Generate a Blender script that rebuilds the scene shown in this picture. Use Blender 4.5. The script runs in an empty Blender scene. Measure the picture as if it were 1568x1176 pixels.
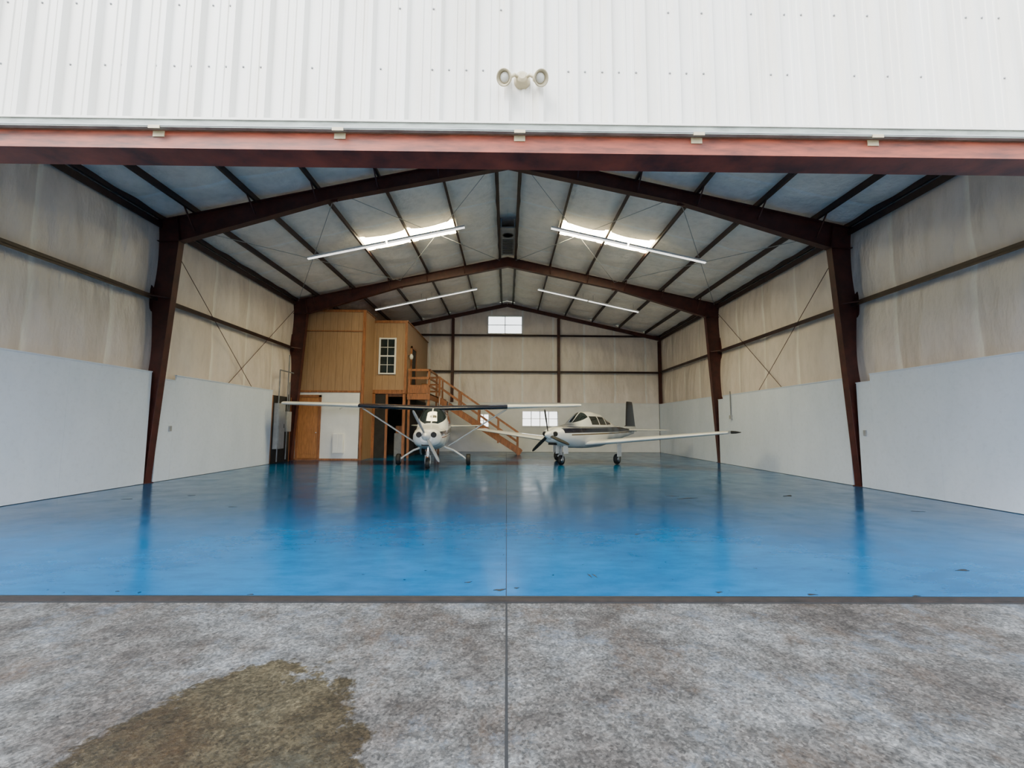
import bpy, math, random
from mathutils import Vector, Matrix
random.seed(4)
PI=math.pi
# ---------------------------------------------------------------- materials
def nodes(name):
    m=bpy.data.materials.new(name); m.use_nodes=True
    nt=m.node_tree; b=nt.nodes['Principled BSDF']
    return m,nt,b
def N(nt,t,**k):
    n=nt.nodes.new(t)
    for a,v in k.items(): setattr(n,a,v)
    return n
def c4(c): return (c[0],c[1],c[2],1)
def ramp(nt,fac,stops):
    r=nt.nodes.new('ShaderNodeValToRGB'); e=r.color_ramp.elements
    while len(e)<len(stops): e.new(0.5)
    for i,(p,c) in enumerate(stops):
        e[i].position=p; e[i].color=c4(c) if hasattr(c,'__len__') else (c,c,c,1)
    nt.links.new(fac,r.inputs[0]); return r.outputs[0]
def noise(nt,scale,detail=4,rough=.6,stretch=None):
    tc=nt.nodes.new('ShaderNodeTexCoord'); n=nt.nodes.new('ShaderNodeTexNoise')
    n.inputs['Scale'].default_value=scale; n.inputs['Detail'].default_value=detail; n.inputs['Roughness'].default_value=rough
    mp=nt.nodes.new('ShaderNodeMapping'); nt.links.new(tc.outputs['Object'],mp.inputs[0])
    if stretch: mp.inputs['Scale'].default_value=stretch
    nt.links.new(mp.outputs[0],n.inputs['Vector']); return n.outputs['Fac']
def mixc(nt,fac,a,b,mode='MIX'):
    m=nt.nodes.new('ShaderNodeMix'); m.data_type='RGBA'; m.blend_type=mode
    for s,i in ((fac,0),(a,6),(b,7)):
        if isinstance(s,bpy.types.NodeSocket): nt.links.new(s,m.inputs[i])
        elif hasattr(s,'__len__'): m.inputs[i].default_value=c4(s)
        else: m.inputs[i].default_value=s
    return m.outputs[2]
def bump(nt,b,h,strength=.3,dist=.02):
    bp=nt.nodes.new('ShaderNodeBump'); bp.inputs['Strength'].default_value=strength; bp.inputs['Distance'].default_value=dist
    nt.links.new(h,bp.inputs['Height']); nt.links.new(bp.outputs[0],b.inputs['Normal'])
def mat(name,col,rough=.6,metal=0,scale=3,var=.12,bmp=0,bdist=.01,stretch=None,coat=0):
    m,nt,b=nodes(name)
    f=noise(nt,scale,5,.6,stretch=stretch)
    lo=[c*(1-var*1.6) for c in col]; hi=[min(1,c*(1+var)) for c in col]
    nt.links.new(ramp(nt,f,[(.3,lo),(.7,hi)]),b.inputs['Base Color'])
    b.inputs['Roughness'].default_value=rough; b.inputs['Metallic'].default_value=metal
    b.inputs['Coat Weight'].default_value=coat; b.inputs['Coat Roughness'].default_value=.08
    if bmp: bump(nt,b,f,bmp,bdist)
    return m
def emis(name,col,strength):
    m,nt,b=nodes(name)
    f=noise(nt,4,3)
    nt.links.new(ramp(nt,f,[(.3,[c*.85 for c in col]),(.7,col)]),b.inputs['Emission Color'])
    b.inputs['Base Color'].default_value=c4(col); b.inputs['Emission Strength'].default_value=strength
    return m

M={}
M['steel']=mat('red_oxide_steel',(.065,.015,.011),.5,0,4,.25,.1)
M['header']=mat('header_red_steel',(.23,.042,.016),.5,0,2.5,.45,.2,stretch=(1,1,6))
M['purlin']=mat('purlin_steel',(.033,.014,.013),.5,0,4,.25)
M['black']=mat('black_rubber',(.008,.008,.008),.6,0,20,.2)
M['darkline']=mat('joint_filler',(.008,.008,.009),.9,0,20,.2)
M['rustrail']=mat('threshold_rail',(.012,.007,.006),.7,0,6,.5)
M['white']=mat('white_paint',(.80,.80,.78),.35,0,3,.04)
M['planewhite']=mat('aircraft_white',(.80,.80,.78),.22,0,2,.03,coat=.5)
M['navy']=mat('aircraft_dark_stripe',(.012,.014,.03),.25,0,3,.2,coat=.5)
M['winglass']=mat('aircraft_glass',(.02,.028,.03),.05,0,3,.2,coat=.5)
M['alu']=mat('bare_aluminium',(.55,.55,.56),.3,1,6,.1)
M['chrome']=mat('polished_metal',(.75,.75,.76),.12,1,6,.05)
M['grey']=mat('grey_enamel',(.33,.34,.35),.45,0,5,.1)
M['lamp']=mat('fixture_white',(.80,.80,.78),.45,0,5,.05)
M['vent']=mat('vent_metal',(.22,.23,.25),.5,.3,5,.15)
M['trimw']=mat('trim_pale',(.30,.34,.31),.5,0,5,.25,stretch=(1,1,5))
M['cream']=mat('cream_plastic',(.50,.43,.28),.4,0,8,.08)
M['wood']=mat('stained_orange_wood',(.29,.11,.038),.5,0,3,.3,.15,stretch=(6,6,1))
M['door']=mat('varnished_door_wood',(.40,.17,.055),.4,0,3,.2,stretch=(8,8,1))
M['dark']=mat('dark_interior',(.02,.018,.016),.8,0,3,.3)
M['boardw']=mat('white_board',(.76,.77,.77),.5,0,1.2,.06)
M['glow']=emis('fluorescent_tube',(1,.97,.92),1.6)
M['lens']=mat('lamp_lens',(.6,.6,.56),.3,0,3,.02)
M['roofskin']=mat('galvalume_roof',(.5,.5,.5),.5,.5,3,.1)

m,nt,b=nodes('grooved_plywood_siding')
tc=nt.nodes.new('ShaderNodeTexCoord'); sep=nt.nodes.new('ShaderNodeSeparateXYZ'); nt.links.new(tc.outputs['Object'],sep.inputs[0])
ad=N(nt,'ShaderNodeMath',operation='ADD'); nt.links.new(sep.outputs[0],ad.inputs[0]); nt.links.new(sep.outputs[1],ad.inputs[1])
mu=N(nt,'ShaderNodeMath',operation='DIVIDE'); nt.links.new(ad.outputs[0],mu.inputs[0]); mu.inputs[1].default_value=.305
fr=N(nt,'ShaderNodeMath',operation='FRACT'); nt.links.new(mu.outputs[0],fr.inputs[0])
g=ramp(nt,fr.outputs[0],[(0,.6),(.04,.6),(.07,1)])
col=ramp(nt,noise(nt,3,5,.6,stretch=(5,5,.6)),[(.3,(.28,.17,.09)),(.7,(.36,.225,.125))])
nt.links.new(mixc(nt,1.0,col,g,'MULTIPLY'),b.inputs['Base Color']); b.inputs['Roughness'].default_value=.6
bump(nt,b,g,.4,.01); M['ply']=m

def insul(name,lo,hi,seam_axis,pitch,off=0.):
    m,nt,b=nodes(name)
    tc=nt.nodes.new('ShaderNodeTexCoord'); sep=nt.nodes.new('ShaderNodeSeparateXYZ'); nt.links.new(tc.outputs['Object'],sep.inputs[0])
    a=N(nt,'ShaderNodeMath',operation='ADD'); nt.links.new(sep.outputs[seam_axis],a.inputs[0]); a.inputs[1].default_value=off
    wob=noise(nt,.8,2); a2=N(nt,'ShaderNodeMath',operation='MULTIPLY_ADD'); nt.links.new(wob,a2.inputs[0]); a2.inputs[1].default_value=.16; nt.links.new(a.outputs[0],a2.inputs[2])
    d=N(nt,'ShaderNodeMath',operation='DIVIDE'); nt.links.new(a2.outputs[0],d.inputs[0]); d.inputs[1].default_value=pitch
    f=N(nt,'ShaderNodeMath',operation='FRACT'); nt.links.new(d.outputs[0],f.inputs[0])
    s=ramp(nt,f.outputs[0],[(0,0),(.02,.9),(.06,.5),(.09,0)])
    st=(1,1,.35) if 'ceiling' not in name else (1,1,1)
    n1=noise(nt,.9,4,.55,stretch=st); n2=noise(nt,4,4,.6,stretch=st)
    c=ramp(nt,n1,[(.3,lo),(.65,hi)])
    c=mixc(nt,s,c,[min(.92,x*1.25) for x in hi])
    c2=ramp(nt,n2,[(.33,.90),(.55,1.0)])
    nt.links.new(mixc(nt,1.,c,c2,'MULTIPLY'),b.inputs['Base Color']); b.inputs['Roughness'].default_value=.38
    h=N(nt,'ShaderNodeMath',operation='MULTIPLY_ADD'); nt.links.new(n2,h.inputs[0]); h.inputs[1].default_value=.5; nt.links.new(n1,h.inputs[2])
    bump(nt,b,h.outputs[0],.7,.12); return m
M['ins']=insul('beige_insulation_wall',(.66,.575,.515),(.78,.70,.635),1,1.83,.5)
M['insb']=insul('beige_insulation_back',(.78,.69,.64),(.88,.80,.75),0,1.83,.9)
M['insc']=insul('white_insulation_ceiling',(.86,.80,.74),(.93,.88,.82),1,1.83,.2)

m,nt,b=nodes('pale_blue_painted_board')
c=ramp(nt,noise(nt,.9,5,.6,stretch=(1,1,.5)),[(.3,(.62,.70,.81)),(.7,(.72,.79,.90))])
c2=ramp(nt,noise(nt,9,6,.7),[(.3,.93),(.5,1.)])
nt.links.new(mixc(nt,1.,c,c2,'MULTIPLY'),b.inputs['Base Color']); b.inputs['Roughness'].default_value=.42; M['wains']=m

m,nt,b=nodes('white_metal_siding')
c=ramp(nt,noise(nt,1.2,6,.65,stretch=(3,3,.4)),[(.3,(.72,.69,.62)),(.65,(.83,.815,.77))])
nt.links.new(c,b.inputs['Base Color']); b.inputs['Roughness'].default_value=.4; M['siding']=m

m,nt,b=nodes('blue_epoxy')
c=ramp(nt,noise(nt,.55,7,.55),[(.30,(.0002,.070,.185)),(.5,(.0006,.092,.235)),(.75,(.001,.115,.285))])
sp=ramp(nt,noise(nt,14,3,.5),[(.70,1.),(.76,.25)])
sp2=ramp(nt,noise(nt,2.5,6,.7,stretch=(1,2.5,1)),[(.35,.75),(.6,1.)])
c=mixc(nt,1.,mixc(nt,1.,c,sp2,'MULTIPLY'),sp,'MULTIPLY')
sc1=ramp(nt,noise(nt,6,7,.8,stretch=(1,3,1)),[(.68,0.),(.76,.3)]); c=mixc(nt,sc1,c,(.04,.16,.28))
nt.links.new(c,b.inputs['Base Color']); b.inputs['Specular IOR Level'].default_value=.16
r=ramp(nt,noise(nt,1.6,6,.65),[(.3,.12),(.7,.26)]); nt.links.new(r,b.inputs['Roughness'])
bump(nt,b,noise(nt,1.3,3,.5),.08,.03); M['epoxy']=m

m,nt,b=nodes('exposed_aggregate_concrete')
tc=nt.nodes.new('ShaderNodeTexCoord')
big=noise(nt,.9,7,.7); med=noise(nt,5,7,.75); fin=noise(nt,45,4,.7); grit=noise(nt,30,5,.85)
vo=nt.nodes.new('ShaderNodeTexVoronoi'); vo.inputs['Scale'].default_value=75; nt.links.new(tc.outputs['Object'],vo.inputs['Vector'])
vb=nt.nodes.new('ShaderNodeRGBToBW'); nt.links.new(vo.outputs['Color'],vb.inputs[0])
vc=ramp(nt,vb.outputs[0],[(.2,.45),(.5,.95),(.8,1.6)])
base=ramp(nt,big,[(.30,(.030,.026,.023)),(.42,(.050,.044,.040)),(.50,(.066,.062,.058)),(.60,(.098,.098,.098)),(.75,(.068,.058,.047))])
md=ramp(nt,med,[(.3,.5),(.5,1.),(.68,1.6)]); gr=ramp(nt,grit,[(.33,.28),(.44,.9),(.56,1.15),(.68,2.1)])
c=mixc(nt,1.,base,md,'MULTIPLY'); c=mixc(nt,.95,c,gr,'MULTIPLY'); c=mixc(nt,.7,c,vc,'MULTIPLY')
blue=ramp(nt,noise(nt,1.7,7,.78),[(.54,0.),(.66,.6)]); c=mixc(nt,blue,c,mixc(nt,1.,(.092,.108,.132),gr,'MULTIPLY'))
rust=ramp(nt,noise(nt,1.1,7,.8,stretch=(1.3,.7,1)),[(.52,0.),(.68,.55)]); c=mixc(nt,rust,c,mixc(nt,1.,(.068,.040,.022),gr,'MULTIPLY'))
mp=nt.nodes.new('ShaderNodeMapping'); nt.links.new(tc.outputs['Object'],mp.inputs[0])
mp.inputs['Location'].default_value=(1.30/.62,-1.95/.95,0); mp.inputs['Scale'].default_value=(1/.62,1/.95,1)
ln=N(nt,'ShaderNodeVectorMath',operation='LENGTH'); nt.links.new(mp.outputs[0],ln.inputs[0])
wn=noise(nt,2.6,7,.7); wa=N(nt,'ShaderNodeMath',operation='MULTIPLY_ADD'); nt.links.new(wn,wa.inputs[0]); wa.inputs[1].default_value=1.3; nt.links.new(ln.outputs['Value'],wa.inputs[2])
gt=N(nt,'ShaderNodeMapRange'); gt.inputs['From Min'].default_value=1.76; gt.inputs['From Max'].default_value=1.68; nt.links.new(wa.outputs[0],gt.inputs['Value'])
wetc=mixc(nt,1.,c,(.42,.34,.20),'MULTIPLY')
c=mixc(nt,gt.outputs[0],c,wetc)
nt.links.new(c,b.inputs['Base Color'])
rr=mixc(nt,gt.outputs[0],(.85,.85,.85),(.5,.5,.5)); nt.links.new(rr,b.inputs['Roughness']); b.inputs['Specular IOR Level'].default_value=.25
ha=N(nt,'ShaderNodeMath',operation='ADD'); nt.links.new(fin,ha.inputs[0]); nt.links.new(grit,ha.inputs[1])
bump(nt,b,ha.outputs[0],.5,.012); M['conc']=m
M['grass']=mat('dry_grass',(.10,.12,.05),.9,0,2,.3)
M['skylight']=emis('translucent_fibreglass',(1.0,.87,.50),62.0)
m,nt,b=nodes('window_glass')
f=noise(nt,3,2); nt.links.new(ramp(nt,f,[(.3,(.8,.86,.9)),(.7,(.9,.95,1))]),b.inputs['Base Color']); b.inputs['Alpha'].default_value=.25; b.inputs['Roughness'].default_value=.05; M['pane']=m

# painted fuselage liveries (stripes / windows as paint & glazing masks in the part's own coordinates)
def livery(name,stripes,panes):
    m,nt,b=nodes(name)
    tc=nt.nodes.new('ShaderNodeTexCoord'); sep=nt.nodes.new('ShaderNodeSeparateXYZ'); nt.links.new(tc.outputs['Object'],sep.inputs[0])
    X,Y,Z=sep.outputs
    def op(o,a,c):
        n=N(nt,'ShaderNodeMath',operation=o)
        for i,s in enumerate((a,c)):
            if isinstance(s,bpy.types.NodeSocket): nt.links.new(s,n.inputs[i])
            elif s is not None: n.inputs[i].default_value=s
        return n.outputs[0]
    AX=op('ABSOLUTE',X,None)
    def mask(y0,y1,z0,z1,s0,s1,mx):
        ym=op('MULTIPLY',op('GREATER_THAN',Y,y0),op('LESS_THAN',Y,y1))
        yo=op('SUBTRACT',Y,y0)
        zl=op('SUBTRACT',Z,op('MULTIPLY',yo,s0)); zh=op('SUBTRACT',Z,op('MULTIPLY',yo,s1))
        zm=op('MULTIPLY',op('GREATER_THAN',zl,z0),op('LESS_THAN',zh,z1))
        r=op('MULTIPLY',ym,zm)
        if mx: r=op('MULTIPLY',r,op('GREATER_THAN',AX,mx))
        return r
    c=ramp(nt,noise(nt,2,3),[(.3,(.77,.77,.75)),(.7,(.82,.82,.80))])
    for y0,y1,z0,z1,sl,cc in stripes: c=mixc(nt,mask(y0,y1,z0,z1,sl,sl,0),c,cc)
    g=None
    for p in panes:
        k=mask(*p); g=k if g is None else op('MAXIMUM',g,k)
    c=mixc(nt,g,c,(.02,.028,.03)); nt.links.new(c,b.inputs['Base Color'])
    nt.links.new(mixc(nt,g,(.24,.24,.24),(.04,.04,.04)),b.inputs['Roughness'])
    b.inputs['Coat Weight'].default_value=.5; b.inputs['Coat Roughness'].default_value=.06
    return m
NV=(.012,.014,.03)
M['liv1']=livery('high_wing_livery',[(.5,4.2,1.13,1.27,.035,NV),(4.2,7.8,1.26,1.36,.02,NV),(.6,6.5,1.06,1.09,.035,(.25,.03,.02))],
 [(1.50,2.04,1.54,3,0.5,0,0.02),(2.10,2.95,1.55,1.98,0,0,.3),(3.03,3.75,1.57,1.96,.05,-.08,.3)])
M['liv2']=livery('low_wing_livery',[(.55,7.3,1.19,1.37,0.005,NV),(.9,6.8,1.10,1.145,.012,(.16,.10,.04)),(.7,7,1.39,1.42,.0,NV)],
 [(1.70,2.33,1.58,3,.35,0,.02),(2.42,3.0,1.50,1.84,0,0,.2),(3.06,3.62,1.50,1.84,0,-.02,.2),(3.68,4.3,1.50,1.80,.04,-.28,.2)])

# ---------------------------------------------------------------- mesh builder
import bmesh
class MB:
    def __init__(s): s.v=[];s.f=[];s.m=[];s.mats=[];s.sm=[]
    def mi(s,k):
        if k not in s.mats: s.mats.append(k)
        return s.mats.index(k)
    def add(s,vs,fs,k,smooth=False):
        o=len(s.v); s.v+= [tuple(p) for p in vs]
        for i,f in enumerate(fs):
            s.f.append(tuple(o+j for j in f)); s.m.append(s.mi(k[i] if isinstance(k,list) else k)); s.sm.append(smooth)
    def box(s,x0,x1,y0,y1,z0,z1,k):
        vs=[(x,y,z) for z in(z0,z1) for y in(y0,y1) for x in(x0,x1)]
        s.add(vs,[(0,2,3,1),(4,5,7,6),(0,1,5,4),(2,6,7,3),(0,4,6,2),(1,3,7,5)],k)
    def beam(s,p,q,w,h,k,up=(0,0,1)):
        p=Vector(p);q=Vector(q);d=(q-p).normalized();u=Vector(up)
        if abs(d.dot(u))>.99:u=Vector((0,1,0))
        a=d.cross(u).normalized();u=a.cross(d).normalized()
        vs=[P+a*(i*w/2)+u*(j*h/2) for P in(p,q) for j in(-1,1) for i in(-1,1)]
        s.add(vs,[(0,1,3,2),(4,6,7,5),(0,4,5,1),(2,3,7,6),(0,2,6,4),(1,5,7,3)],k)
    def loft(s,rings,k,cap=True,smooth=True,closed=True):
        n=len(rings[0]); vs=[p for r in rings for p in r]; fs=[];ks=[]
        for i in range(len(rings)-1):
            for j in range(n if closed else n-1):
                a=i*n+j;b=i*n+(j+1)%n;f=(a,b,b+n,a+n);fs.append(f)
                if callable(k):
                    c=sum((Vector(vs[t]) for t in f),Vector())/4; ks.append(k(c))
                else: ks.append(k)
        s.add(vs,fs,ks,smooth)
        if cap:
            k0=k(Vector(rings[0][0])) if callable(k) else k
            k1=k(Vector(rings[-1][0])) if callable(k) else k
            s.add(rings[0],[tuple(range(n))[::-1]],k0); s.add(rings[-1],[tuple(range(n))],k1)
    def tube(s,pts,r,k,n=10):
        pts=[Vector(p) for p in pts]; rs=r if isinstance(r,list) else [r]*len(pts); rings=[]
        for i,p in enumerate(pts):
            d=(pts[min(i+1,len(pts)-1)]-pts[max(i-1,0)]).normalized()
            u=Vector((0,0,1)) if abs(d.z)<.9 else Vector((0,1,0))
            a=d.cross(u).normalized();b=a.cross(d)
            rings.append([p+a*rs[i]*math.cos(2*PI*j/n)+b*rs[i]*math.sin(2*PI*j/n) for j in range(n)])
        s.loft(rings,k)
    def lathe(s,prof,o,ax,k,n=24):
        o=Vector(o);d=Vector(ax).normalized(); u=Vector((0,0,1)) if abs(d.z)<.9 else Vector((0,1,0))
        a=d.cross(u).normalized();b=a.cross(d)
        s.loft([[o+d*t+a*r*math.cos(2*PI*j/n)+b*r*math.sin(2*PI*j/n) for j in range(n)] for t,r in prof],k)
    def obj(s,name,parent=None,bevel=0):
        me=bpy.data.meshes.new(name); me.from_pydata(s.v,[],s.f)
        for k in s.mats: me.materials.append(M[k])
        me.polygons.foreach_set('material_index',s.m); me.polygons.foreach_set('use_smooth',s.sm)
        me.update(); me.validate()
        bm=bmesh.new(); bm.from_mesh(me); bmesh.ops.recalc_face_normals(bm,faces=bm.faces) ; bm.to_mesh(me); bm.free()
        o=bpy.data.objects.new(name,me); bpy.context.collection.objects.link(o)
        if parent: o.parent=parent
        if bevel:
            bv=o.modifiers.new('bevel','BEVEL'); bv.width=bevel; bv.segments=2; bv.limit_method='ANGLE'
        return o
def empty(name,loc=(0,0,0),rz=0,sc=1):
    e=bpy.data.objects.new(name,None); e.location=loc; e.rotation_euler=(0,0,rz); e.scale=(sc,)*3
    bpy.context.collection.objects.link(e); return e

# ---------------------------------------------------------------- building constants
W=9.2; YF=4.02; YB=26.9; F=[11.64,19.26]
def roof(x): return 8.95-.22*abs(x)
PUR=[.35,1.85,3.45,5.05,6.65,8.2]

b=MB(); b.box(-W-.1,W+.1,YF,YB+.1,-.2,0,'epoxy'); b.obj('floor')
b=MB(); b.box(-22,22,-26,YF,-.2,-.004,'conc'); b.obj('ground_concrete_apron')
b=MB(); b.add([(-150,-150,-.21),(150,-150,-.21),(150,150,-.21),(-150,150,-.21)],[(0,1,2,3)],'grass'); b.obj('ground_grass')
b=MB(); b.box(-9.1,9.1,YF-.05,YF+.02,-.01,.012,'rustrail'); b.box(-9.1,9.1,YF+.02,YF+.045,-.01,.016,'black'); b.box(-9.1,9.1,YF-.068,YF-.05,-.01,.001,'darkline'); b.obj('trim_door_threshold')
b=MB()
b.box(.004,.011,YF+.05,YB-.4,-.002,.0015,'darkline'); b.obj('trim_floor_joint')
b=MB(); b.box(.002,.017,-10,YF-.07,-.01,-.0025,'darkline'); b.obj('trim_apron_joint')

def lin(a,b_,n): return [a+(b_-a)*i/n for i in range(n+1)]
def pillow(u,z,pitch,off,girts):
    f=((u+off)/pitch)%1.0
    s=math.sin(PI*f)**.6
    g=sorted(girts)
    zz=1.0
    for a,c in zip(g[:-1],g[1:]):
        if a<=z<=c: zz=math.sin(PI*(z-a)/(c-a))**.5 if c>a else 0
    r=.02*math.sin(u*7.3+z*1.7)+.014*math.sin(u*17+z*3.1+1)
    return (.10*s+.02)*zz + r*.6*zz
def sidewall(sx,name):
    b=MB(); ys=lin(YF+.02,YB,300); zs=lin(0,1,60); vs=[];fs=[]
    G=[0,2.4,4.7,6.9]
    for y in ys:
        for t in zs:
            z=t*6.93; vs.append((sx*(W-pillow(y,z,1.83,.5,G)),y,z))
    n=len(zs)
    for i in range(len(ys)-1):
        for j in range(n-1):
            a=i*n+j; fs.append((a,a+1,a+n+1,a+n))
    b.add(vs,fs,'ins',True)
    b.add([(sx*(W+.06),YF-.05,-.0),(sx*(W+.06),YB+.05,0),(sx*(W+.06),YB+.05,7.0),(sx*(W+.06),YF-.05,7.0)],[(0,1,2,3)],'siding')
    return b.obj(name)
sidewall(-1,'wall_left'); sidewall(1,'wall_right')

WINS=[(-1.12,.86,6.98,8.0),(.93,2.98,1.5,2.34),(-1.65,-1.05,1.45,2.15)]
def cuts(lo,hi,step,extra):
    s=set([lo,hi]); n=int((hi-lo)/step)
    for i in range(n): s.add(round(lo+(hi-lo)*i/n,4))
    s=[v for v in s if all(abs(v-e)>step*.4 for e in extra)]+list(extra)
    return sorted(set(s))
def inwin(x,z,pad=0): return any(a-pad<x<b_+pad and c-pad<z<d+pad for a,b_,c,d in WINS)
b=MB(); xs=cuts(-W,W,.1,[w[0] for w in WINS]+[w[1] for w in WINS]+[0.0]); G=[0,2.4,4.66,6.82,9.2]
zs=cuts(0,6.9,.1,[1.45,1.5,2.15,2.34])+[6.98]+lin(7.1,7.9,8)+[8.0]+lin(8.1,8.9,8)+[8.95]
zs=sorted(set(zs)); vs=[];fs=[];n=len(zs)
for x in xs:
    for z in zs:
        zc=min(z,roof(x)-.02); e=0 if inwin(x,zc,.12) else pillow(x,zc,1.83,.9,G)
        vs.append((x,YB-e,zc))
for i in range(len(xs)-1):
    for j in range(n-1):
        cx=(xs[i]+xs[i+1])/2; cz=(zs[j]+zs[j+1])/2
        if inwin(cx,cz) or zs[j]>=roof(cx)+.05: continue
        a=i*n+j; fs.append((a,a+1,a+n+1,a+n))
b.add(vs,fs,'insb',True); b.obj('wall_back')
for i,(a,c,d,e) in enumerate(WINS):
    b=MB(); t=.05
    yb0,yb1=(YB-.10,YB+.05) if i==0 else (YB-.40,YB+.05)
    b.box(a-t,a,yb0,yb1,d-t,e+t,'white'); b.box(c,c+t,yb0,yb1,d-t,e+t,'white')
    b.box(a,c,yb0,yb1,d-t,d,'white'); b.box(a,c,yb0,yb1,e,e+t,'white')
    nv=[2,4,2][i]
    for k in range(1,nv):
        x=a+(c-a)*k/nv; b.box(x-.025,x+.025,YB-.03,YB+.01,d,e,'white')
    zz=(d+e)/2; b.box(a,c,YB-.025,YB+.005,zz-.018,zz+.018,'white')
    b.box(a,c,YB+.012,YB+.018,d,e,'pane')
    b.obj('window_%d'%(i+1))

for sx,nm in((-1,'ceiling_left'),(1,'ceiling_right')):
    b=MB(); xs=[]; P=[0]+PUR+[W+.06]
    for p,q in zip(P[:-1],P[1:]): xs+= [(p+(q-p)*i/10,i/10,q-p) for i in range(10)]
    xs.append((W+.06,0,1)); ys=lin(YF-.1,YB+.05,260); vs=[];fs=[]
    for x,u,wd in xs:
        for y in ys:
            f=((y+.2)/1.83)%1
            sg=.085*math.sin(PI*u)*(.55+.45*math.sin(PI*f)) if wd>.6 else 0
            sg+=.02*math.sin(y*5+x*2.2)*math.sin(PI*u)
            vs.append((sx*x,y,roof(x)-sg))
    n=len(ys)
    for i in range(len(xs)-1):
        for j in range(n-1):
            a=i*n+j; cx=(xs[i][0]+xs[i+1][0])/2; cy=ys[j]+.04
            if 1.87<cx<5.03 and 15.15<cy<16.15: continue
            fs.append((a,a+1,a+n+1,a+n))
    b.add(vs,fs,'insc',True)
    b.add([(0,YF-.15,9.05),(0,YB+.1,9.05),(sx*(W+.2),YB+.1,7.02),(sx*(W+.2),YF-.15,7.02)],[(0,1,2,3)],'roofskin')
    b.obj(nm)
    b=MB(); segs=30
    for i in range(segs):
        x0=1.84+3.23*i/segs; x1=1.84+3.23*(i+1)/segs
        b.add([(sx*x0,15.1,roof(x0)-.02),(sx*x1,15.1,roof(x1)-.02),(sx*x1,16.2,roof(x1)-.02),(sx*x0,16.2,roof(x0)-.02)],[(0,1,2,3)],'skylight')
    b.obj('window_skylight')

def frame(y,name):
    b=MB()
    T=lambda x: roof(x)-.2
    for s in(-1,1):
        inn=[(8.91,0),(8.52,6.2),(4.6,T(4.6)-.34),(0,T(0)-.40)]
        out=[(9.14,0),(9.14,T(9.14)),(4.6,T(4.6)),(0,T(0))]
        q=[[out[0],inn[0],inn[1],out[1]],[out[1],inn[1],inn[2],out[2]],[out[2],inn[2],inn[3],out[3]]]
        for pl in q:
            vs=[(s*x,y+dy,z) for dy in(-.006,.006) for x,z in pl]
            b.add(vs,[(0,1,2,3),(7,6,5,4),(0,4,5,1),(1,5,6,2),(2,6,7,3),(3,7,4,0)],'steel')
        for ln in(inn,out):
            for p0,p1 in zip(ln[:-1],ln[1:]):
                b.beam((s*p0[0],y,p0[1]),(s*p1[0],y,p1[1]),.2,.016,'steel',up=(p1[1]-p0[1],0,-s*(p1[0]-p0[0])) )
        b.box(min(s*8.86,s*9.14),max(s*8.86,s*9.14),y-.13,y+.13,0,.02,'steel')
        b.beam((s*8.54,y,6.2),(s*9.14,y,6.2),.19,.014,'steel')
        b.beam((s*8.52,y,6.2),(s*8.62,y,T(8.62)),.19,.016,'steel')
        b.beam((s*4.6,y,T(4.6)-.39),(s*4.6,y,T(4.6)+.01),.2,.03,'steel')
        for px in PUR[1:]:
            for d in(-.45,.45):
                dep=.36 if px<7 else .5
                b.beam((s*px,y,T(px)-dep+.05),(s*px,y+d,T(px)+.05),.03,.03,'steel')
        for d in(-.4,.4): b.beam((s*8.72,y,4.7),(s*9.12,y+d,4.7),.03,.03,'steel')
    b.beam((0,y,T(0)-.42),(0,y,T(0)),.2,.03,'steel')
    b.obj(name)
frame(F[0],'steel_portal_frame'); frame(F[1],'steel_portal_frame')
b=MB()
for y in(YF+.32,YB-.28):
    for s in(-1,1):
        b.beam((s*9.1,y,roof(9.1)-.31),(0,y,roof(0)-.31),.12,.2,'steel')
b.obj('end_wall_rafters')
b=MB()
for s in(-1,1): b.box(min(s*8.95,s*9.13),max(s*8.95,s*9.13),YF+.22,YF+.42,0,6.6,'steel')
b.obj('front_corner_columns')
b=MB()
for x in(-9.02,-3.2,3.05,9.02):
    z=roof(x)-.42
    b.box(x-.08,x+.08,YB-.30,YB-.285,0,z,'steel'); b.box(x-.08,x+.08,YB-.155,YB-.14,0,z,'steel'); b.box(x-.006,x+.006,YB-.285,YB-.155,0,z,'steel')
b.obj('end_wall_columns')
b=MB()
for s in(-1,1):
    for p in PUR+[9.05]:
        z1=roof(p)-.005
        b.box(s*p-.006,s*p+.006,YF+.1,YB-.1,z1-.19,z1,'purlin')
        b.box(min(s*p,s*p-.07*s),max(s*p,s*p-.07*s),YF+.1,YB-.1,z1-.195,z1-.185,'purlin')
        b.box(min(s*p,s*p+.07*s),max(s*p,s*p+.07*s),YF+.1,YB-.1,z1-.012,z1-.002,'purlin')
b.obj('roof_purlins')
b=MB()
for s in(-1,1):
    for y0,y1 in((YF+.3,F[0]-.02),(F[0]+.02,F[1]-.02),(F[1]+.02,YB-.32)):
        b.box(*sorted((s*9.0,s*9.15)),y0,y1,4.67,4.68,'purlin')
        b.box(*sorted((s*9.0,s*9.01)),y0,y1,4.62,4.74,'purlin')
        b.box(*sorted((s*9.0,s*9.06)),y0,y1,4.735,4.745,'purlin')
        b.box(*sorted((s*9.03,s*9.04)),y0,y1,6.55,6.72,'purlin')
for z in(4.66,6.82):
    b.box(-9,9,YB-.22,YB-.21,z-.06,z+.06,'purlin'); b.box(-9,9,YB-.22,YB-.12,z-.005,z+.005,'purlin')
b.obj('wall_girts')
b=MB()
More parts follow.
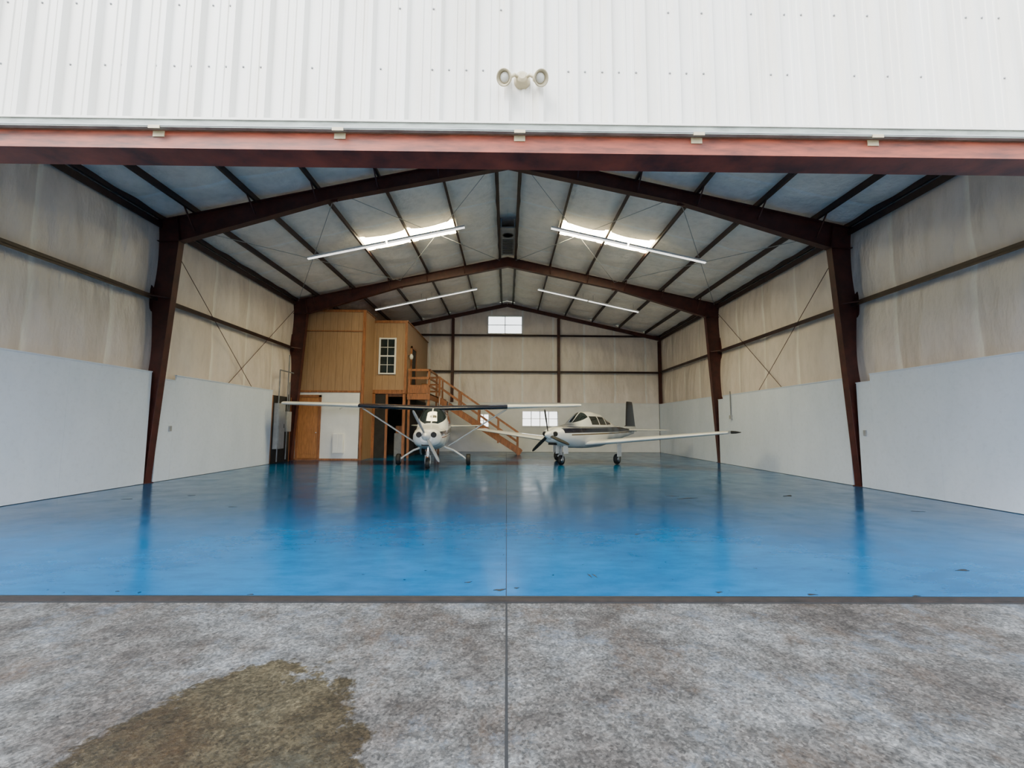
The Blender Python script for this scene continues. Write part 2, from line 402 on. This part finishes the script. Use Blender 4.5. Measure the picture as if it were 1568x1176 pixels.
for s in(-1,1):
    X=s*8.975; y0,y1=F[0]+.12,F[1]-.12
    b.tube([(X,y0,6.4),(X-0,y1,.3)],.010,'steel',6); b.tube([(X-.0,y0,.3),(X,y1,6.4)],.010,'steel',6)
    for xa,xc in((.35,4.6),(4.6,8.9)):
        b.tube([(s*xa,F[0]+.1,roof(xa)-.27),(s*xc,F[1]-.1,roof(xc)-.27)],.010,'grey',6)
        b.tube([(s*xc,F[0]+.1,roof(xc)-.27),(s*xa,F[1]-.1,roof(xa)-.27)],.010,'grey',6)
b.obj('cross_bracing_rods')

def boards(s,y0,y1,h,name_b):
    y=y0
    while y<y1-.02:
        e=min(y+2.44,y1)
        name_b.box(*sorted((s*8.90,s*8.93)),y,e-.003,.01,h,'wains'); y=e
    name_b.box(*sorted((s*8.885,s*8.95)),y0,y1,h,h+.025,'wains')
b=MB()
boards(-1,YF+.45,11.5,2.76,b); boards(-1,11.8,12.35,2.62,b); boards(-1,12.35,17.45,2.76,b); b.obj('trim_wainscot_left')
b=MB()
boards(1,YF+.45,11.05,2.78,b); boards(1,11.05,11.5,2.60,b); boards(1,11.8,18.7,2.76,b); boards(1,18.7,19.12,2.62,b); boards(1,19.42,YB-.36,2.78,b); b.obj('trim_wainscot_right')
b=MB(); xs=sorted(set([-4.4,8.88]+[w[0] for w in WINS[1:]]+[w[1] for w in WINS[1:]]+[-3.2,-2,0,4.2,5.4,6.6,7.8]))
zs=[.01,1.45,1.5,2.15,2.34,2.82]
for x0,x1 in zip(xs[:-1],xs[1:]):
    for z0,z1 in zip(zs[:-1],zs[1:]):
        if inwin((x0+x1)/2,(z0+z1)/2): continue
        b.box(x0,x1-(.004 if x1 in(-3.2,-2,0,4.2,5.4,6.6,7.8) else 0),YB-.35,YB-.33,z0,z1,'boardw')
b.box(-4.4,8.88,YB-.37,YB-.31,2.82,2.845,'boardw')
b.obj('trim_wainscot_back')

b=MB(); P=.315; prof=[(0,0),(.085,0),(.092,.008),(.112,.008),(.119,0),(.160,0),(.167,.008),(.187,.008),(.194,0),(.215,0),(.242,.05),(.285,.05),(.312,0)]
pts=[]; x=-W-.1-.12
while x<W+.2:
    for u,d in prof: pts.append((x+u,d))
    x+=P
yS=3.95
pts=[p for p in pts if -W-.1<=p[0]<=W+.1]
for (x0,d0),(x1,d1) in zip(pts[:-1],pts[1:]):
    z0=4.165 if abs(x0)<8.92 else 0
    b.add([(x0,yS-d0,z0),(x1,yS-d1,z0),(x1,yS-d1,roof(x1)+.1),(x0,yS-d0,roof(x0)+.1)],[(0,1,2,3)],'siding')
xs=[-W-.05,-8.92,0,8.92,W+.05]
for x0,x1 in zip(xs[:-1],xs[1:]):
    z0=0 if (x1<=-8.9 or x0>=8.9) else 4.165
    b.add([(x0,yS+.1,z0),(x1,yS+.1,z0),(x1,yS+.1,roof(x1)),(x0,yS+.1,roof(x0))],[(0,1,2,3)],'ins')
wf=b.obj('wall_front')
b=MB(); x=-W-.1-.12
while x<W:
    for z,pr in((4.215,1),(4.74,.5),(5.35,.4)):
        for dx in(.045,.205):
            if random.random()<pr and abs(x+dx)<8.9:
                b.lathe([(0,.010),(.004,.010),(.005,.006),(.010,.006)],(x+dx,yS,z),(0,-1,0),'grey',8)
    x+=P
b.obj('siding_screws',wf)
b=MB(); b.box(-8.92,8.92,3.86,3.9,4.085,4.165,'trimw'); b.box(-8.92,8.92,3.848,3.86,4.155,4.175,'siding'); b.box(-8.92,8.92,3.855,3.87,4.095,4.105,'grey'); b.obj('trim_door_track_cover')
b=MB()
b.box(-8.92,8.92,3.92,3.935,3.925,4.085,'header'); b.box(-8.92,8.92,3.935,4.20,3.925,3.94,'header'); b.box(-8.92,8.92,3.935,4.2,4.07,4.085,'header')
b.box(-8.92,8.92,4.185,4.2,3.94,4.0,'header')
b.obj('door_header_beam')
b=MB()
for x in(-6.36,-4.75,-3.14,-1.52,.10,1.71,3.33,4.95,6.56):
    b.box(x-.05,x+.05,3.912,3.92,4.03,4.085,'cream'); b.box(x-.05,x+.05,3.852,3.86,4.07,4.10,'cream')
b.obj('trim_header_brackets')

e=empty('twin_floodlight',(.12,yS,4.60))
b=MB()
b.lathe([(0,.075),(.03,.075),(.045,.06),(.07,.055),(.085,.03)],(0,-.0,0.03),(0,-1,0),'cream',24); b.obj('junction_box',e,.003)
for s in(-1,1):
    b=MB()
    b.tube([(s*.03,-.06,.03),(s*.07,-.09,.03),(s*.11,-.10,.0)],.016,'cream',10)
    ax=Vector((s*.35,-.75,-.55)).normalized(); o=Vector((s*.125,-.085,.0))
    b.lathe([(-.02,.02),(0,.035),(.05,.042),(.1,.068),(.12,.07),(.118,.060),(.09,.045)],o,ax,'cream',24)
    b.lathe([(.085,.044),(.1,.040),(.108,.02),(.11,.001)],o,ax,'lens',20)
    b.obj('lamp_head_%s'%('a' if s<0 else 'b'),e)

def strip(s,y,xa,xb):
    e=empty('fluorescent_light_fixture'); b=MB()
    dz=-.40
    p=Vector((s*xa,y,roof(xa)+dz)); q=Vector((s*xb,y,roof(xb)+dz))
    for a,c in((p,p+(q-p)*.495),(p+(q-p)*.505,q)):
        b.beam(a,c,.11,.06,'lamp',up=(0,0,1))
        for d in(-.035,.035): b.tube([a+Vector((0,d,-.045)),c+Vector((0,d,-.045))],.017,'glow',8)
    b.obj('housing',e)
    b=MB()
    for t in(.05,.45,.55,.95):
        r=p+(q-p)*t; b.tube([r,(r.x,r.y,roof(r.x)-.1)],.006,'grey',6)
    b.obj('hangers',e)
for s in(-1,1):
    strip(s,15.0,1.47,6.72); strip(s,22.0,1.5,6.45)

b=MB()
b.box(-.24,.24,15.6,18.2,8.45,8.50,'vent'); b.box(-.26,-.22,15.6,18.2,8.45,8.8,'vent'); b.box(.22,.26,15.6,18.2,8.45,8.8,'vent')
b.lathe([(0,.2),(.02,.2),(.02,.17),(.0,.17)],(0,16.2,8.45),(0,0,-1),'black',24)
for i in range(10): b.box(-.2,.2,16.6+i*.15,16.66+i*.15,8.43,8.45,'black')
b.obj('ridge_ventilator')

# ---- office block
of=empty('mezzanine_office')
XA0,XA1,YA=-9.0,-6.15,19.55; ZA=6.42; YB0=21.0; XB=-4.65
b=MB()
b.box(XA0,XA1,YA,YA+.08,2.9,ZA,'ply')
b.box(XA1-.08,XA1,YA+.08,YB0,0,ZA,'ply')
b.box(XA1,XB,YB0,YB0+.08,3.0,ZA-.12,'ply')
b.box(XB-.08,XB,YB0+.08,YB-.4,3.0,ZA-.12,'ply')
b.box(XA0,XB-.08,YB0+.08,YB-.4,2.8,3.0,'wood')
b.box(XA0,XA1-.08,YA+.08,YB0+.08,2.8,2.9,'wood')
b.obj('upper_walls',of)
b=MB(); b.box(XA0-.0,XA1+.03,YA-.03,YB0+.1,ZA,ZA+.04,'wood'); b.box(XA0,XB+.05,YB0-.03,YB-.4,ZA-.12,ZA-.08,'wood'); b.obj('roof_deck',of)
b=MB()
b.box(XA0,XA1+.02,YA-.03,YA,5.5,5.54,'wood'); b.box(XA0,XA1+.02,YA-.03,YA,2.86,2.94,'wood')
b.box(XA1-.08,XA1+.03,YA-.035,YA,0,ZA,'wood'); b.box(XA1,XA1+.03,YA,YA+.08,0,ZA,'wood')
b.box(XA0,XA0+.06,YA-.03,YA,0,ZA,'wood')
b.box(XA1+.0,XB+.03,YB0-.03,YB0,2.92,3.1,'wood'); b.box(XB-.08,XB+.03,YB0-.035,YB0,3.0,ZA-.1,'wood')
b.box(XA0,XA1,YA-.03,YA,ZA-.06,ZA,'wood'); b.box(XA1,XB+.03,YB0-.03,YB0,ZA-.2,ZA-.12,'wood')
b.box(XB,XB+.03,YB0,YB-.4,2.92,3.1,'wood')
b.obj('trim_boards',of)
b=MB()
b.box(XA0,XA1-.12,YA,YA+.08,0,2.9,'boardw')
b.box(XA0+1.18,XA1-.12,YA-.012,YA,.05,2.84,'boardw')
b.box(XA0+.06,XA1,YA-.03,YA-.012,0,.07,'wood')
b.obj('lower_wall',of)
d=MB()
x0,x1=-8.80,-7.98
d.box(x0-.1,x0,YA-.05,YA,0.02,2.75,'wood'); d.box(x1,x1+.1,YA-.05,YA,0.02,2.75,'wood'); d.box(x0-.1,x1+.1,YA-.05,YA,2.65,2.75,'wood')
d.box(x0,x1,YA-.03,YA,.05,2.65,'door')
for (a0,a1) in((.25,1.1),(1.3,2.45)):
    d.box(x0+.12,x1-.12,YA-.04,YA-.03,a0,a1,'door'); d.box(x0+.17,x1-.17,YA-.045,YA-.04,a0+.05,a1-.05,'door')
d.lathe([(0,.015),(.03,.015),(.035,.03),(.06,.028),(.065,.01)],(x1-.06,YA-.03,1.15),(0,-1,0),'chrome',16)
d.obj('door_1',of,.003)
d=MB(); d.box(-7.30,-6.85,YA-.16,YA-.014,.3,1.12,'white'); d.box(-7.27,-7.09,YA-.17,YA-.16,.33,1.09,'boardw'); d.box(-7.06,-6.88,YA-.17,YA-.16,.33,1.09,'boardw'); d.obj('utility_cabinet',of,.006)
b=MB()
b.box(XA1,XA1+.12,YB0-.03,YB0+.1,0,2.95,'wood'); b.box(XB-.12,XB,YB0-.03,YB0+.1,0,2.95,'wood'); b.box(-5.55,-5.45,YB0,YB0+.08,0,2.95,'wood')
b.box(XA1,XB,YB0+2.4,YB0+2.45,0,2.8,'dark'); b.box(XB-.06,XB-.02,YB0+.1,YB-.4,0,2.8,'dark'); b.box(XA1,-5.55,YB0+.02,YB0+.05,0,2.9,'dark')
b.box(-5.4,-4.9,YB0+1.2,YB0+1.8,0,1.1,'grey'); b.box(-5.35,-4.95,YB0+1.25,YB0+1.75,1.1,1.45,'wood')
b.obj('lower_bay',of)
b=MB(); a,c,d0,e0=-5.88,-5.16,3.85,5.48
b.box(a,c,YB0-.02,YB0-.005,d0,e0,'winglass')
for xx in(a,c): b.box(xx-.035,xx+.035,YB0-.06,YB0,d0-.035,e0+.035,'white')
for zz in(d0,(d0+e0)/2,e0): b.box(a+.035,c-.035,YB0-.055,YB0,zz-.03,zz+.03,'white')
b.box((a+c)/2-.01,(a+c)/2+.01,YB0-.04,YB0-.01,d0,e0,'white')
for k in(.25,.75): 
    zz=d0+(e0-d0)*k; b.box(a,c,YB0-.038,YB0-.01,zz-.01,zz+.01,'white')
b.obj('window_4',of)
b=MB(); b.box(XB,XB+.04,22.0,22.95,3.05,5.2,'dark'); b.box(XB,XB+.07,21.9,22.0,3.05,5.3,'wood'); b.box(XB,XB+.07,22.95,23.05,3.05,5.3,'wood'); b.box(XB,XB+.07,21.9,23.05,5.2,5.3,'wood'); b.obj('door_2',of)
b=MB(); b.lathe([(0,.05),(.03,.05),(.04,.03),(.1,.03)],(XB,21.45,4.75),(1,0,0),'black',16); b.lathe([(-.06,.05),(0,.09),(.1,.09),(.16,.05),(.2,.01)],(XB+.13,21.45,4.65),(0,0,1),'lens',16); b.obj('wall_lamp',of)

st=empty('wooden_staircase'); ZD=2.95; XD=-3.55; SY0,SY1=23.55,24.6; XE=.75
b=MB()
b.box(XB+.05,XD,YB0+.15,SY1,ZD-.05,ZD,'wood'); b.box(XB+.05,XD,YB0+.12,YB0+.17,ZD-.28,ZD,'wood'); b.box(XD-.05,XD,YB0+.15,SY1,ZD-.28,ZD,'wood')
for x,y in((XB+.12,YB0+.22),(XD-.07,YB0+.22),(XD-.07,SY0),(XD-.07,SY1-.07)):
    b.box(x-.05,x+.05,y-.05,y+.05,0,ZD+1.12,'wood')
b.obj('landing',st)
b=MB()
for z in(.35,.72,1.1):
    b.box(XB+.06,XD,YB0+.15,YB0+.2,ZD+z-.05,ZD+z+.05,'wood')
    b.box(XD-.06,XD-.02,YB0+.15,SY0,ZD+z-.05,ZD+z+.05,'wood')
    b.box(XB+.06,XD,SY1-.08,SY1-.03,ZD+z-.05,ZD+z+.05,'wood')
b.box(XB+.06,XD,YB0+.14,YB0+.16,ZD+.02,ZD+.3,'wood')
b.obj('landing_rail',st)
b=MB()
sl=(XE-XD)
for y in(SY0,SY1):
    b.beam((XD,y,ZD-.12),(XE,y,.12),.05,.30,'wood')
    for h in(.55,1.05): b.beam((XD,y,ZD+h),(XE-.15,y,.1+h),.05,.10,'wood')
    for k in range(5):
        t=.02+.94*k/4; x=XD+sl*t; z=ZD*(1-t); b.box(x-.045,x+.045,y-.045,y+.045,z-.2 if z>.25 else 0,z+1.08,'wood')
nT=14
for k in range(nT):
    t=(k+.5)/nT; x=XD+sl*t; z=ZD*(1-t); b.box(x-.14,x+.15,SY0,SY1,z-.02,z+.02,'wood')
b.obj('flight',st)

e=empty('electrical_panel'); b=MB()
X=-8.9
b.box(X,X+.18,17.62,18.15,.55,2.3,'grey'); b.box(X+.18,X+.195,17.66,18.11,.6,2.25,'grey'); b.box(X+.19,X+.21,18.03,18.06,1.35,1.5,'black')
b.box(X,X+.15,18.35,18.75,1.2,2.0,'grey'); b.box(X+.15,X+.16,18.38,18.72,1.23,1.97,'grey')
b.obj('cabinets',e,.006)
b=MB()
for y,z0,z1 in((17.8,2.3,3.6),(18.5,2.0,4.3),(18.55,0.1,1.2),(17.85,.05,.55),(18.65,2.0,3.2)):
    b.tube([(X+.07,y,z0),(X+.07,y,z1)],.025,'vent',8)
b.tube([(X+.07,17.8,3.6),(X+.07,18.9,3.6)],.025,'vent',8)
b.box(X-.04,X-.005,17.5,18.95,0.0,2.6,'dark')
b.box(X-.04,X,17.46,17.52,0,2.6,'wood'); b.box(X-.04,X,18.95,19.0,0,2.6,'wood')
b.obj('conduits',e)
e=empty('wall_outlet'); b=MB(); b.box(8.87,8.9,11.25,11.33,1.28,1.42,'grey'); b.obj('plate',e)
e=empty('wall_outlet'); b=MB(); b.box(-8.9,-8.87,12.2,12.28,1.28,1.42,'grey'); b.obj('plate',e)
e=empty('wall_conduit'); b=MB(); b.tube([(8.86,18.0,1.9),(8.86,18.0,2.9)],.02,'vent',8); b.box(8.82,8.9,17.94,18.06,1.8,1.95,'grey'); b.obj('pipe',e)

# ---------------------------------------------------------------- aircraft
def interp(tab,y):
    for a,c in zip(tab[:-1],tab[1:]):
        if a[0]<=y<=c[0]:
            t=(y-a[0])/(c[0]-a[0]+1e-9); t2=t*t*(3-2*t)*.5+t*.5
            return [a[i]+(c[i]-a[i])*t2 for i in range(len(a))]
    return list(tab[-1])
def fuselage(b,tab,k,n=72,dy=.04,pw=2.6):
    y=tab[0][0]; rings=[]
    while y<=tab[-1][0]+1e-6:
        _,zb,zt,hw,nar=interp(tab,y); zc=(zb+zt)/2; hh=(zt-zb)/2; r=[]
        for j in range(n):
            a=2*PI*j/n; c,s=math.cos(a),math.sin(a)
            xx=hw*math.copysign(abs(c)**(2/pw),c); sz=math.copysign(abs(s)**(2/pw),s)
            xx*=1-nar*max(0,sz)
            r.append((xx,y,zc+hh*sz))
        rings.append(r); y+=dy
    b.loft(rings,k)
def foil(n=14,t=.12):
    up=[];lo=[]
    for i in range(n+1):
        x=.5*(1-math.cos(PI*i/n)); th=5*t*(.2969*math.sqrt(x)-.126*x-.3516*x*x+.2843*x**3-.1036*x**4)
        cam=.02*4*x*(1-x); up.append((x,cam+th)); lo.append((x,cam-th))
    return up+lo[::-1][1:-1]
FO=foil()
def wing(b,stations,k,t=1.0):
    rings=[[ (x,yl+c*u,z+c*v*t) for u,v in FO] for x,yl,c,z in stations]
    b.loft(rings,k)
def vfin(b,stations,k):
    rings=[[ (c*v*.7,yl+c*u,z) for u,v in foil(10,.1)] for z,yl,c in stations]
    b.loft(rings,k)
def wheel(b,x,y,r,w):
    b.lathe([(-w/2,r*.55),(-w/2,r*.85),(-w*.38,r*.96),(0,r),(w*.38,r*.96),(w/2,r*.85),(w/2,r*.55)],(x,y,r),(1,0,0),'black',28)
    b.lathe([(-w/2-.01,r*.2),(-w/2-.005,r*.52),(w/2+.005,r*.52),(w/2+.01,r*.2)],(x,y,r),(1,0,0),'alu',20)
def prop(b,hub,R,nb,ang,k):
    for i in range(nb):
        a=ang+2*PI*i/nb; d=Vector((math.cos(a),0,math.sin(a))); e2=Vector((-math.sin(a),0,math.cos(a))); yv=Vector((0,1,0)); rings=[]
        for t in lin(.04,1,12):
            ch=.13*math.sin(PI*min(1,.28+t*.5))*(1 if t<.93 else .55)*(R/.95); tw=math.radians(60-42*t)
            cd=e2*math.cos(tw)+yv*math.sin(tw); nd=-e2*math.sin(tw)+yv*math.cos(tw)
            rings.append([Vector(hub)+d*(R*t)+cd*(ch*.5*math.cos(q))+nd*(ch*.10*math.sin(q)+.008*math.sin(q)) for q in [2*PI*j/10 for j in range(10)]])
        b.loft(rings,k)

ce=empty('high_wing_airplane',(-2.64,15.75-.78,0),math.radians(2.2))
tab=[(.22,.92,1.28,.20,0),(.30,.84,1.34,.36,0),(.45,.78,1.38,.46,0),(.9,.70,1.44,.54,0),(1.35,.64,1.50,.56,0),(1.45,.63,1.53,.56,.05),(2.02,.60,2.13,.57,.12),(2.3,.60,2.20,.57,.12),(3.3,.63,2.20,.56,.15),(3.9,.72,2.02,.48,.2),(4.6,.84,1.70,.37,.15),(6.0,.98,1.56,.22,.05),(7.4,1.12,1.46,.10,0),(7.9,1.18,1.42,.05,0)]
b=MB(); fuselage(b,tab,'liv1'); b.obj('fuselage',ce)
b=MB()
for s in(-1,1):
    b.lathe([(0,.10),(.05,.09)],(s*.24,.26,1.17),(0,-1,0),'black',20)
b.box(-.16,.16,.3,.42,.80,.86,'black'); b.lathe([(0,.05),(.02,.05)],(0,.35,.86),(0,-1,0),'grey',14)
b.tube([(-.25,.75,.72),(-.25,.8,.55),(-.25,.95,.5)],.03,'alu',10)
b.obj('cowling_intakes',ce)
b=MB(); b.lathe([(-.12,.165),(-.05,.16),(.06,.12),(.15,.05),(.18,.005)],(0,.18,1.13),(0,-1,0),'planewhite',28); b.obj('spinner',ce)
b=MB(); prop(b,(0,.16,1.13),.95,2,math.radians(118),'grey'); b.obj('propeller',ce)
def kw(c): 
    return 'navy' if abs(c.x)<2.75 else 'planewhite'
b=MB()
S=[]
xs=[-5.55,-5.5,-5.3]+lin(-5,-2.8,6)+[-2.75]+lin(-2.6,2.6,10)+[2.75]+lin(2.8,5,6)+[5.3,5.5,5.55]
for x in xs:
    a=abs(x); c=1.63 if a<2.6 else 1.63-(a-2.6)/2.9*.5; yl=1.98+(0 if a<2.6 else (a-2.6)*.04)
    if a>5.45: c*=.93
    S.append((x,yl,c,2.10+a*.030))
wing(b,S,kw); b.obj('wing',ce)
b=MB()
for s in(-1,1):
    rings=[]
    for t in(0,1):
        p=Vector((s*.54,2.55,.72)).lerp(Vector((s*2.75,2.62,2.13)),t)
        rings.append([p+Vector((0,.065*math.cos(q),.028*math.sin(q)))+Vector((-s*.014*math.sin(q),0,0)) for q in [2*PI*j/12 for j in range(12)]])
    b.loft(rings,'planewhite')
b.obj('wing_struts',ce)
b=MB()
for s in(-1,1):
    b.tube([(s*.40,2.42,.68),(s*.75,2.42,.55),(s*1.1,2.42,.33),(s*1.20,2.42,.24)],[.05,.038,.03,.03],'planewhite',10)
    wheel(b,s*1.30,2.42,.215,.16)
b.tube([(0,.80,.85),(0,.78,.42)],.038,'chrome',12); b.tube([(0,.78,.6),(0,.78,.45)],.055,'planewhite',12)
for s in(-1,1): b.beam((s*.09,.78,.45),(s*.09,.78,.18),.02,.05,'grey',up=(0,1,0))
b.box(-.1,.1,.74,.82,.43,.47,'grey'); wheel(b,0,.78,.19,.13)
b.obj('landing_gear',ce)
b=MB()
wing(b,[(-1.68,7.35,.7,1.48),(-1.6,7.28,.78,1.48),(0,6.95,1.25,1.44),(1.6,7.28,.78,1.48),(1.68,7.35,.7,1.48)],'planewhite',.8); b.obj('tailplane',ce)
b=MB(); vfin(b,[(1.4,6.35,1.75),(1.7,6.8,1.3),(2.62,7.6,.72),(2.66,7.65,.65)],lambda c:'navy' if c.z>2.0 else 'planewhite'); b.obj('tail_fin',ce)
b=MB(); b.tube([(.15,2.6,2.26),(.15,2.75,2.62)],.01,'grey',6); b.tube([(-3.3,1.95,2.1),(-3.3,1.7,2.05)],.012,'chrome',6); b.obj('antenna',ce)

phi=math.radians(40)
Nx,Ny=2.1,17.65
ly=.98; sc=1.03
me=empty('low_wing_airplane',(Nx-ly*math.sin(phi)*sc,Ny-ly*math.cos(phi)*sc,0),-phi,sc)
tab=[(.24,.95,1.27,.20,0),(.34,.86,1.33,.36,0),(.55,.78,1.40,.46,0),(1.0,.70,1.46,.53,0),(1.55,.62,1.52,.56,.02),(1.65,.61,1.56,.56,.1),(2.35,.58,2.0,.56,.28),(2.9,.58,2.04,.56,.30),(3.6,.60,1.96,.54,.30),(4.3,.68,1.72,.46,.25),(5.2,.82,1.48,.32,.1),(6.3,.98,1.38,.17,.0),(7.2,1.10,1.32,.07,0)]
b=MB(); fuselage(b,tab,'liv2'); b.obj('fuselage',me)
b=MB()
for s in(-1,1): b.lathe([(0,.09),(.05,.085)],(s*.23,.28,1.16),(0,-1,0),'black',20)
b.box(-.14,.14,.34,.5,.76,.84,'black'); b.obj('cowling_intakes',me)
b=MB(); b.lathe([(-.12,.17),(-.05,.165),(.08,.13),(.2,.05),(.24,.005)],(0,.18,1.12),(0,-1,0),'planewhite',28); b.obj('spinner',me)
b=MB(); prop(b,(0,.15,1.12),.93,3,math.radians(100),'black'); b.obj('propeller',me)
b=MB(); S=[]
for x in [-5.5,-5.42,-5.2]+lin(-5,5,20)+[5.2,5.42,5.5]:
    a=abs(x); c=1.85-(a/5.5)*.95
    if a>5.45: c*=.85
    S.append((x,1.95+a*.045,c,.72+a*.098))
wing(b,S,'planewhite',1.0); b.obj('wing',me)
b=MB()
for s in(-1,1):
    b.tube([(s*1.40,2.78,.82),(s*1.40,2.78,.22)],.038,'chrome',10); b.beam((s*1.46,2.78,.78),(s*1.46,2.78,.3),.02,.34,'planewhite',up=(0,1,0))
    wheel(b,s*1.36,2.78,.20,.15)
b.tube([(0,1.0,.85),(0,ly,.2)],.038,'grey',10); wheel(b,0,ly,.19,.12)
for s in(-1,1): b.beam((s*.08,ly,.45),(s*.08,ly,.18),.02,.05,'grey',up=(0,1,0)); b.beam((s*.16,ly+.05,.76),(s*.18,ly+.05,.42),.012,.3,'planewhite',up=(0,1,0))
b.obj('landing_gear',me)
b=MB(); wing(b,[(-1.8,6.75,.6,1.28),(-1.7,6.72,.66,1.28),(0,6.5,1.05,1.28),(1.7,6.72,.66,1.28),(1.8,6.75,.6,1.28)],'planewhite',.8); b.obj('tailplane',me)
b=MB(); vfin(b,[(1.2,5.9,1.75),(1.45,6.25,1.25),(1.5,6.42,1.05),(2.5,6.5,.72),(2.62,6.55,.6)],lambda c:'navy' if c.z>1.4 else 'planewhite'); b.obj('tail_fin',me)
b=MB(); b.lathe([(0,.05),(.15,.04),(.3,.01)],(5.5,2.6,1.27),(1,0,0),'black',12); b.obj('wing_tip_light',me)

e=empty('floor_scuff_debris')
def blob(b,x,y,l,w,a):
    n=12; vs=[]
    for j in range(n):
        q=2*PI*j/n; r=1+.35*math.sin(3*q+x)+.2*math.sin(5*q+y); u=l*math.cos(q)*r; v=w*math.sin(q)*r
        vs.append((x+u*math.cos(a)-v*math.sin(a),y+u*math.sin(a)+v*math.cos(a),0))
    top=[(p[0],p[1],.003) for p in vs]; b.add(vs+top,[tuple(range(n,2*n))]+[(j,(j+1)%n,n+(j+1)%n,n+j) for j in range(n)],'black')
b=MB()
for a in((3.75,9.6,.20,.03,.3),(3.55,9.9,.1,.03,-.2),(6.1,10.0,.14,.05,.5),(.83,4.65,.008,.05,.2),(.88,4.65,.008,.05,.25),(4.75,4.85,.06,.025,.1),(-.05,4.25,.05,.02,.2),(.1,4.3,.02,.012,0),(1.9,4.2,.03,.015,.4),(-.35,4.45,.03,.01,.3),(-7.4,9.2,.09,.02,.2),(-6.5,9.7,.06,.02,.4),(2.7,4.15,.04,.015,.1),(-4.9,8.4,.06,.015,.1),(1.8,6.4,.05,.015,.6),(7.3,8.2,.08,.02,-.3),(-2.2,4.13,.02,.01,.2),(3.6,4.12,.03,.01,.1),(-3.4,4.2,.015,.008,.1)):
    blob(b,*a)
b.obj('marks',e)

# ---------------------------------------------------------------- lights
w=bpy.data.worlds.new('sky'); bpy.context.scene.world=w; w.use_nodes=True; nt=w.node_tree
bg=nt.nodes['Background']; tc=nt.nodes.new('ShaderNodeTexCoord'); sp=nt.nodes.new('ShaderNodeSeparateXYZ'); nt.links.new(tc.outputs['Generated'],sp.inputs[0])
r=ramp(nt,sp.outputs[2],[(0.,(1.,.98,.95)),(.25,(.90,.95,1.)),(1.,(.58,.74,.95))]); nt.links.new(r,bg.inputs[0]); bg.inputs[1].default_value=5.6
sl=bpy.data.lights.new('hazy_sun','SUN'); sl.energy=7.0; sl.angle=math.radians(30); sl.color=(1,.97,.92)
so=bpy.data.objects.new('hazy_sun',sl); bpy.context.collection.objects.link(so); so.rotation_euler=Vector((.55,.65,-.85)).to_track_quat('-Z','Y').to_euler(); so.location=(0,-10,12)

# ---------------------------------------------------------------- camera
cd=bpy.data.cameras.new('camera'); cam=bpy.data.objects.new('camera',cd); bpy.context.collection.objects.link(cam)
cd.sensor_width=36; cd.lens=36*700/1568; cd.clip_end=500
R=Matrix.Rotation(-math.radians(.65),4,'Z')@Matrix.Rotation(PI/2+math.atan(65/700),4,'X')@Matrix.Rotation(math.radians(.34),4,'Z')
cam.matrix_world=Matrix.Translation((0,0,1.46))@R
bpy.context.scene.camera=cam
